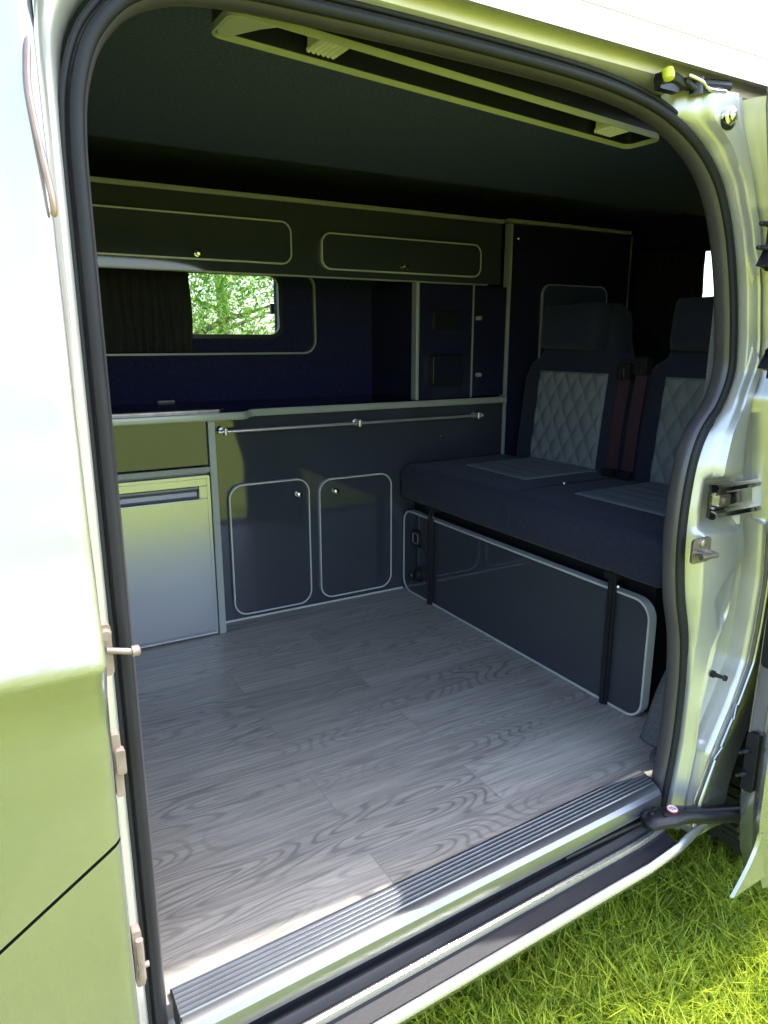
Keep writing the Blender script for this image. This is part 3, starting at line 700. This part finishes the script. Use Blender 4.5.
# rubber buffer bolt at the top corner and roller gear
bm = B(); lathe(bm,(1.186,.886,1.372),(-.05,-1,-.05),[(0,.022),(.006,.022),(.012,.017),(.020,.018),(.024,.014)],24); bb = obj('buffer', bm, RUBBER, van, smooth=True)
bm = B(); lathe(bm,(1.182,.862,1.374),(-.05,-1,-.05),[(-.006,.016),(.002,.0155),(.005,.011),(.008,.010),(.011,.004)],24); obj('buffer_bolt', bm, CHROME, bb, smooth=True)
bm = B()
tube(bm, smooth_pts([(1.03,.892,1.412),(1.06,.890,1.420),(1.09,.888,1.414),(1.13,.886,1.420),(1.19,.880,1.424)],4), .010, 10)
tube(bm, smooth_pts([(1.08,.880,1.418),(1.11,.876,1.406),(1.16,.876,1.414),(1.20,.872,1.408)],4), .005, 10)
cyl(bm,(1.11,.880,1.400),(1.11,.880,1.425),.011,14); box(bm,1.03,1.075,.886,.90,1.400,1.424)
rg = obj('upper_roller_arm', bm, BLACK, van, smooth=True)
bm = B(); tube(bm, smooth_pts([(1.08,.874,1.423),(1.11,.870,1.417),(1.13,.870,1.409),(1.17,.868,1.411)],4), .003, 8); obj('spring', bm, CHROME, rg, smooth=True)
bm = B(); lathe(bm,(1.036,.880,1.426),(0,-.3,-1),[(0,.009),(.010,.010),(.016,.008),(.018,.004)],16); obj('roller', bm, YELLOW, rg, smooth=True, label='yellow roller')

# rear quarter panel with wheel arch
WC = (1.86,-.087); WR = .335; AR = .462
bm = B(); left = []; right = []
for k in range(0,134):
    z = -.20+k*.0125
    if z > 1.42: break
    a = max(lerp(XR,z), lerp(XS,z)+.03)
    d = z-WC[1]
    ex = math.sqrt(AR*AR-d*d) if abs(d) < AR else 0
    b = WC[0]-ex
    if z < -.105: continue
    b = max(b, a+.002)
    left.append([(a+(b-a)*t, .846+.004*math.sin(t*PI)-.004*(1-t) if z>-.12 else .846+.2*(-.12-z), z) for t in (0,.02,.08,.2,.4,.6,.8,1)])
    right.append([(WC[0]+ex+(3.15-WC[0]-ex)*t,.846,z) for t in (0,.3,.6,1)])
loft(bm, left); loft(bm, right); obj('rear_quarter_panel', bm, SILVER, van, smooth=True, ang=60)
bm = B(); n = 40
ar = lambda r,y: [(WC[0]+r*math.cos(PI*k/n), y, WC[1]+r*math.sin(PI*k/n)) for k in range(n+1)]
loft(bm, [ar(AR,.846),ar(AR-.008,.850),ar(AR-.008,.862),ar(AR-.002,1.085)]); obj('wheel_arch', bm, BLACK, van, smooth=True)
# second rim strips between pillar and quarter panel
bm = B(); pts = [(lerp(XR,z)-.004,.842,z) for z in [-.06+i*.03 for i in range(48)]]; tube(bm, pts, .0045, 8)
obj('frame_edge', bm, SILVER, van, smooth=True)
bm = B(); pts = [(lerp(XR,z)-.013,.850,z) for z in [-.06+i*.03 for i in range(23)]]; tube(bm, pts, .0018, 8); obj('seam_sealer', bm, STEEL, van, smooth=True)
bm = B(); lathe(bm,(1.338,.878,.285),(.2,-1,0),[(0,.008),(.008,.008),(.010,.005),(.026,.004),(.028,.007),(.034,.006)],14); obj('rubber_stop', bm, BLACK, van, smooth=True)
# wheel
bm = B(); yo = .870; yi = 1.085
prof = [(0,.225),(-.004,.235),(-.010,.27),(-.006,.305),(.010,.325),(.030,.3335),(.1,.335),(.185,.3335),(.205,.325),(.221,.30),(.225,.27),(.215,.235),(.21,.225)]
lathe(bm,(WC[0],yo,WC[1]),(0,1,0),prof,72)
for k in range(72):
    a = 2*PI*k/72
    for s,dy in ((1,.02),(-1,.145)):
        c = Vector((WC[0]+.3345*math.cos(a),yo+dy,WC[1]+.3345*math.sin(a))); t = Vector((-math.sin(a),0,math.cos(a)))*.008; r_ = Vector((math.cos(a),0,math.sin(a)))*.006
        w_ = Vector((0,.052,0)); q = [c-t-r_,c+t-r_,c+t-r_+w_,c-t-r_+w_,c-t+r_,c+t+r_,c+t+r_+w_,c-t+r_+w_]
        v = [bm.verts.new(p) for p in q]
        for f in ((4,5,6,7),(0,1,5,4),(1,2,6,5),(2,3,7,6),(3,0,4,7)): bm.faces.new([v[i] for i in f])
wh = obj('rear_wheel', bm, TYRE, van, smooth=True, ang=30, label='black tyre under the open door')
bm = B(); lathe(bm,(WC[0],yo+.008,WC[1]),(0,1,0),[(-.004,.222),(-.006,.230),(.004,.232),(.010,.215),(.03,.205),(.05,.19),(.012,.12),(-.002,.06),(-.006,.04),(-.006,.02),(-.004,.003)],48); rm = obj('wheel_rim', bm, STEEL, wh, smooth=True)

# the open sliding door
def dsk(z): return skin(z)-.835   # relative body curve
DX = 1.330
def dx(z): return lerp([(-.19,1.42),(-.118,1.387),(.01,1.367),(.174,1.366),(.475,1.378),(.83,1.322),(1.07,1.285),(1.231,1.268),(1.42,1.247)],z)
def dy(z): return lerp([(-.2,.795),(0,.797),(.5,.80),(.9,.812),(1.25,.835),(1.4,.85)],z)
sd = B(); rows = []
for k in range(60):
    z = -.175+k*(1.60/59)
    X,Y = dx(z),dy(z)
    rows.append([(2.55,Y-.004,z),(X+.10,Y-.002,z),(X+.014,Y,z),(X+.003,Y-.003,z),(X,Y-.010,z),(X+.002,Y-.034,z),(X-.008,Y-.044,z),(X-.012,Y-.058,z),(X-.032,Y-.064,z),(X-.034,Y-.072,z),(X-.02,Y-.076,z),(X+.2,Y-.082,z),(2.55,Y-.085,z)])
loft(sd, rows); sdo = obj('sliding_door', sd, SILVER, van, smooth=True, ang=40, label='open silver sliding door edge')
# lower flare of the outer skin
bm = B(); rows = []
for k in range(14):
    z = -.02-k*.0098; t = k/13
    X = dx(-.02)-.034-.075*t**1.6; Y = dy(z)-.070
    rows.append([(X,Y+.001,z),(X+.005,Y-.005,z),(X+.3,Y-.007,z+.02*t),(2.5,Y-.007,z+.02*t)])
loft(bm, rows); obj('door_skirt', bm, SILVER, sdo, smooth=True)
# locks and fittings on the door edge
def fitting(z0,z1,yo_,nub,w=.03):
    zc = (z0+z1)/2; X = dx(zc); Y = dy(zc)
    bm = B(); rprism(bm,'yz',Y-.040+yo_,Y-.012+yo_,z0,z1,.010,X-.012,X+.004)
    for nz in nub: lathe(bm,(X-.010,Y-.020+yo_,nz),(-1,.25,0),[(0,.007),(.010,.006),(.012,.0045),(.026,.004),(.028,.002)],12)
    return obj('door_lock', bm, BLACK, sdo, smooth=True, bevel=.002)
fitting(.045,.185,.004,(.14,.085)); fitting(.335,.47,.0,()); fitting(1.12,1.24,.004,(1.20,1.16))
for z0 in (1.145,.965):
    X,Y = dx(z0),dy(z0); bm = B(); loft(bm,[[(X-.03+d*.03,Y-.012-d*.02,z0+s*(.018-d*.004)),(X+.004,Y-.004,z0+s*.022)] for d in (0,.5,1) for s in (-1,1)])
    prism(bm,'xz',[(X-.035,z0-.016),(X+.004,z0-.02),(X+.004,z0+.03),(X-.012,z0+.02)],Y-.03,Y-.004); obj('catch_wedge', bm, BLACK, sdo)
bm = B(); box(bm, dx(1)-.004,dx(1)+.004,dy(1)-.03,dy(1)-.01,.93,1.03); obj('door_rubber', bm, RUBBER, sdo)

# lower roller arm that carries the door
bm = B()
ap = smooth_pts([(1.160,.878,-.026),(1.20,.862,-.020),(1.25,.846,-.020),(1.32,.828,-.034),(1.41,.808,-.050)],5)
rows = []
for i,p in enumerate(ap):
    t = i/(len(ap)-1); w = lerp([(0,.014),(.08,.026),(.35,.027),(.55,.018),(1,.018)],t); h = lerp([(0,.012),(.1,.018),(.4,.018),(1,.021)],t)
    rows.append([(p.x+w*.45*math.cos(a),p.y+w*math.cos(a),p.z+h*math.sin(a)*(1 if abs(math.sin(a))<.7 else .95)) for a in [2*PI*k/12+PI/12 for k in range(12)]])
V = loft(bm, rows, True); bm.faces.new(V[0]); bm.faces.new(V[-1]); arm = obj('lower_roller_arm', bm, BLACK, van, smooth=True, ang=40)
c = Vector((1.222,.855,-.0012))
bm = B(); lathe(bm, c, (0,-.15,1),[(0,.0125),(.0012,.0125)],28); sk = obj('warning_sticker', bm, RED, arm, label='round red and white sticker')
bm = B()
ringp = []
tube(bm,[(c.x+.0090*math.cos(2*PI*k/24),c.y+.0090*math.sin(2*PI*k/24)-.0003,c.z+.0015) for k in range(24)],.0022,6,closed=True)
rprism(bm,'xy',c.x-.0015,c.x+.0015,c.y-.006,c.y+.006,.001,c.z+.0012,c.z+.0022); rprism(bm,'xy',c.x-.005,c.x+.005,c.y-.0012,c.y+.0016,.001,c.z+.0012,c.z+.0022)
obj('sticker_print', bm, WHITE, sk)
for p in ((1.176,.872,-.006),(1.192,.878,-.004),(1.196,.852,-.003),(1.255,.842,-.004)):
    bm = B(); lathe(bm,p,(0,0,1),[(0,.006),(.003,.0055),(.004,.003)],12); obj('rivet', bm, BLACK, arm, smooth=True)
# slide track under the step
bm = B(); box(bm,.95,1.25,.895,.925,-.052,-.042); obj('lower_track', bm, BLACK, van, bevel=.003)

# ------------------------------------------------------------------ ground, grass, trees
bm = B(); n = 60; S = 60
loft(bm, [[(-S+2*S*i/n, -S+2*S*j/n, GZ-.02) for i in range(n+1)] for j in range(n+1)])
g = obj('ground', bm, TURF); g['kind'] = 'structure'

def blades(n, xr, yr, hmin, hmax, verts, faces):
    for _ in range(n):
        x = random.uniform(*xr); y = random.uniform(*yr)
        c = noise.noise(Vector((x*3,y*3,0)))
        h = random.uniform(hmin,hmax)*(1+.5*c); a = random.uniform(0,2*PI); w = random.uniform(.0012,.0028)
        lean = random.uniform(.3,1.3)*h; la = random.uniform(0,2*PI)
        dx_,dy_ = math.cos(a)*w,math.sin(a)*w; lx,ly = math.cos(la)*lean,math.sin(la)*lean
        b = len(verts)
        z = GZ-.02
        verts += [(x-dx_,y-dy_,z),(x+dx_,y+dy_,z),(x-dx_*.8+lx*.3,y-dy_*.8+ly*.3,z+h*.55),(x+dx_*.8+lx*.3,y+dy_*.8+ly*.3,z+h*.55),(x+lx,y+ly,z+h)]
        faces += [(b,b+1,b+3,b+2),(b+2,b+3,b+4)]
vs, fs = [], []
blades(52000,(.45,2.3),(.35,1.35),.035,.10,vs,fs)
blades(45000,(-1.5,3.2),(-1.2,1.6),.03,.09,vs,fs)
me = bpy.data.meshes.new('grass'); me.from_pydata(vs,[],fs); me.materials.append(GRASS)
o = bpy.data.objects.new('grass', me); COL.objects.link(o); tag(o,'bright green grass growing beside and under the van','grass',kind='stuff')

def tree(loc, h, r, n, label, sq=1.0):
    t = thing('tree', loc, label, 'tree', 'trees beyond the far window'); x,y,z = loc
    bm = B(); tube(bm, smooth_pts([(x,y,z),(x+.1,y,z+h*.3),(x-.05,y+.1,z+h*.6),(x,y,z+h*.9)],4), [.16-.11*k/12 for k in range(13)], 10)
    for k in range(9):
        a = k*2.4; zz = z+h*(.25+.07*k); tube(bm,[(x,y,zz),(x+math.cos(a)*r*.4,y+math.sin(a)*r*.4,zz+.4),(x+math.cos(a)*r*.75,y+math.sin(a)*r*.75,zz+.6)],[.05,.03,.012],7)
    obj('trunk', bm, BARK, t, smooth=True)
    v, f = [], []
    cl = [(random.uniform(-1,1),random.uniform(-1,1),random.uniform(-1,1)) for _ in range(70)]
    cl = [c for c in cl if c[0]**2+c[1]**2+c[2]**2 < 1]
    for _ in range(n):
        c = random.choice(cl); g_ = [random.gauss(0,.13) for _ in range(3)]
        p = Vector((x+(c[0]+g_[0])*r, y+(c[1]+g_[1])*r, z+h*.52+(c[2]+g_[2])*h*.5*sq))
        s = random.uniform(.018,.042); d1 = Vector((random.gauss(0,1),random.gauss(0,1),random.gauss(0,1))).normalized(); d2 = d1.orthogonal().normalized()
        b = len(v); v += [p-d1*s, p+d2*s*.5, p+d1*s, p-d2*s*.5]; f.append((b,b+1,b+2,b+3))
    me = bpy.data.meshes.new('foliage'); me.from_pydata([(a[0],a[1],a[2]) for a in v],[],f); me.materials.append(LEAF)
    o = bpy.data.objects.new('foliage', me); COL.objects.link(o); o.parent = t; o.location = -t.location
gz = GZ-.02
tree((1.75,8.0,gz),5.0,1.9,42000,'leafy green tree filling the left of the far window')
tree((6.7,8.6,gz),5.4,2.0,36000,'leafy green tree at the right of the far window')
tree((-2.1,8.0,gz),5.0,1.8,11000,'leafy green tree hidden behind the drawn curtain')
tree((4.8,15.5,gz),6.5,2.7,26000,'taller green tree farther off between the two nearer ones')
tree((14,7.5,gz),5.2,2.4,9000,'green tree seen past the rear window')

# ------------------------------------------------------------------ light
sun = bpy.data.lights.new('sun','SUN'); so = bpy.data.objects.new('sun', sun); COL.objects.link(so)
SD = Vector((.48,-.082,1)).normalized()
so.rotation_euler = SD.to_track_quat('Z','Y').to_euler(); sun.energy = 5.2; sun.angle = math.radians(.6); sun.color = (1,.96,.88)
w = bpy.data.worlds.new('World'); scn.world = w; w.use_nodes = True; nt = w.node_tree
bg = nt.nodes['Background']; sky = nt.nodes.new('ShaderNodeTexSky'); sky.sky_type = 'NISHITA'; sky.sun_disc = False
sky.sun_elevation = math.asin(SD.z); sky.sun_rotation = math.atan2(SD.x,SD.y); sky.air_density = 1.0; sky.dust_density = 2.5; sky.ozone_density = 1.2
nt.links.new(sky.outputs[0], bg.inputs[0]); bg.inputs[1].default_value = .58

# ------------------------------------------------------------------ camera
cam = bpy.data.cameras.new('camera'); co = bpy.data.objects.new('camera', cam); COL.objects.link(co)
th, p = math.radians(29.9), math.radians(13.7)
F = Vector((math.sin(th)*math.cos(p), math.cos(th)*math.cos(p), -math.sin(p)))
co.location = (0,0,1.0); co.rotation_euler = F.to_track_quat('-Z','Y').to_euler()
cam.sensor_fit = 'VERTICAL'; cam.sensor_height = 24; cam.lens = 705/1024*24; cam.clip_start = .02
scn.camera = co
vs_ = scn.view_settings; vs_.view_transform = 'Standard'; vs_.look = 'None'; vs_.gamma = 1; vs_.use_curve_mapping = False; vs_.exposure = .65
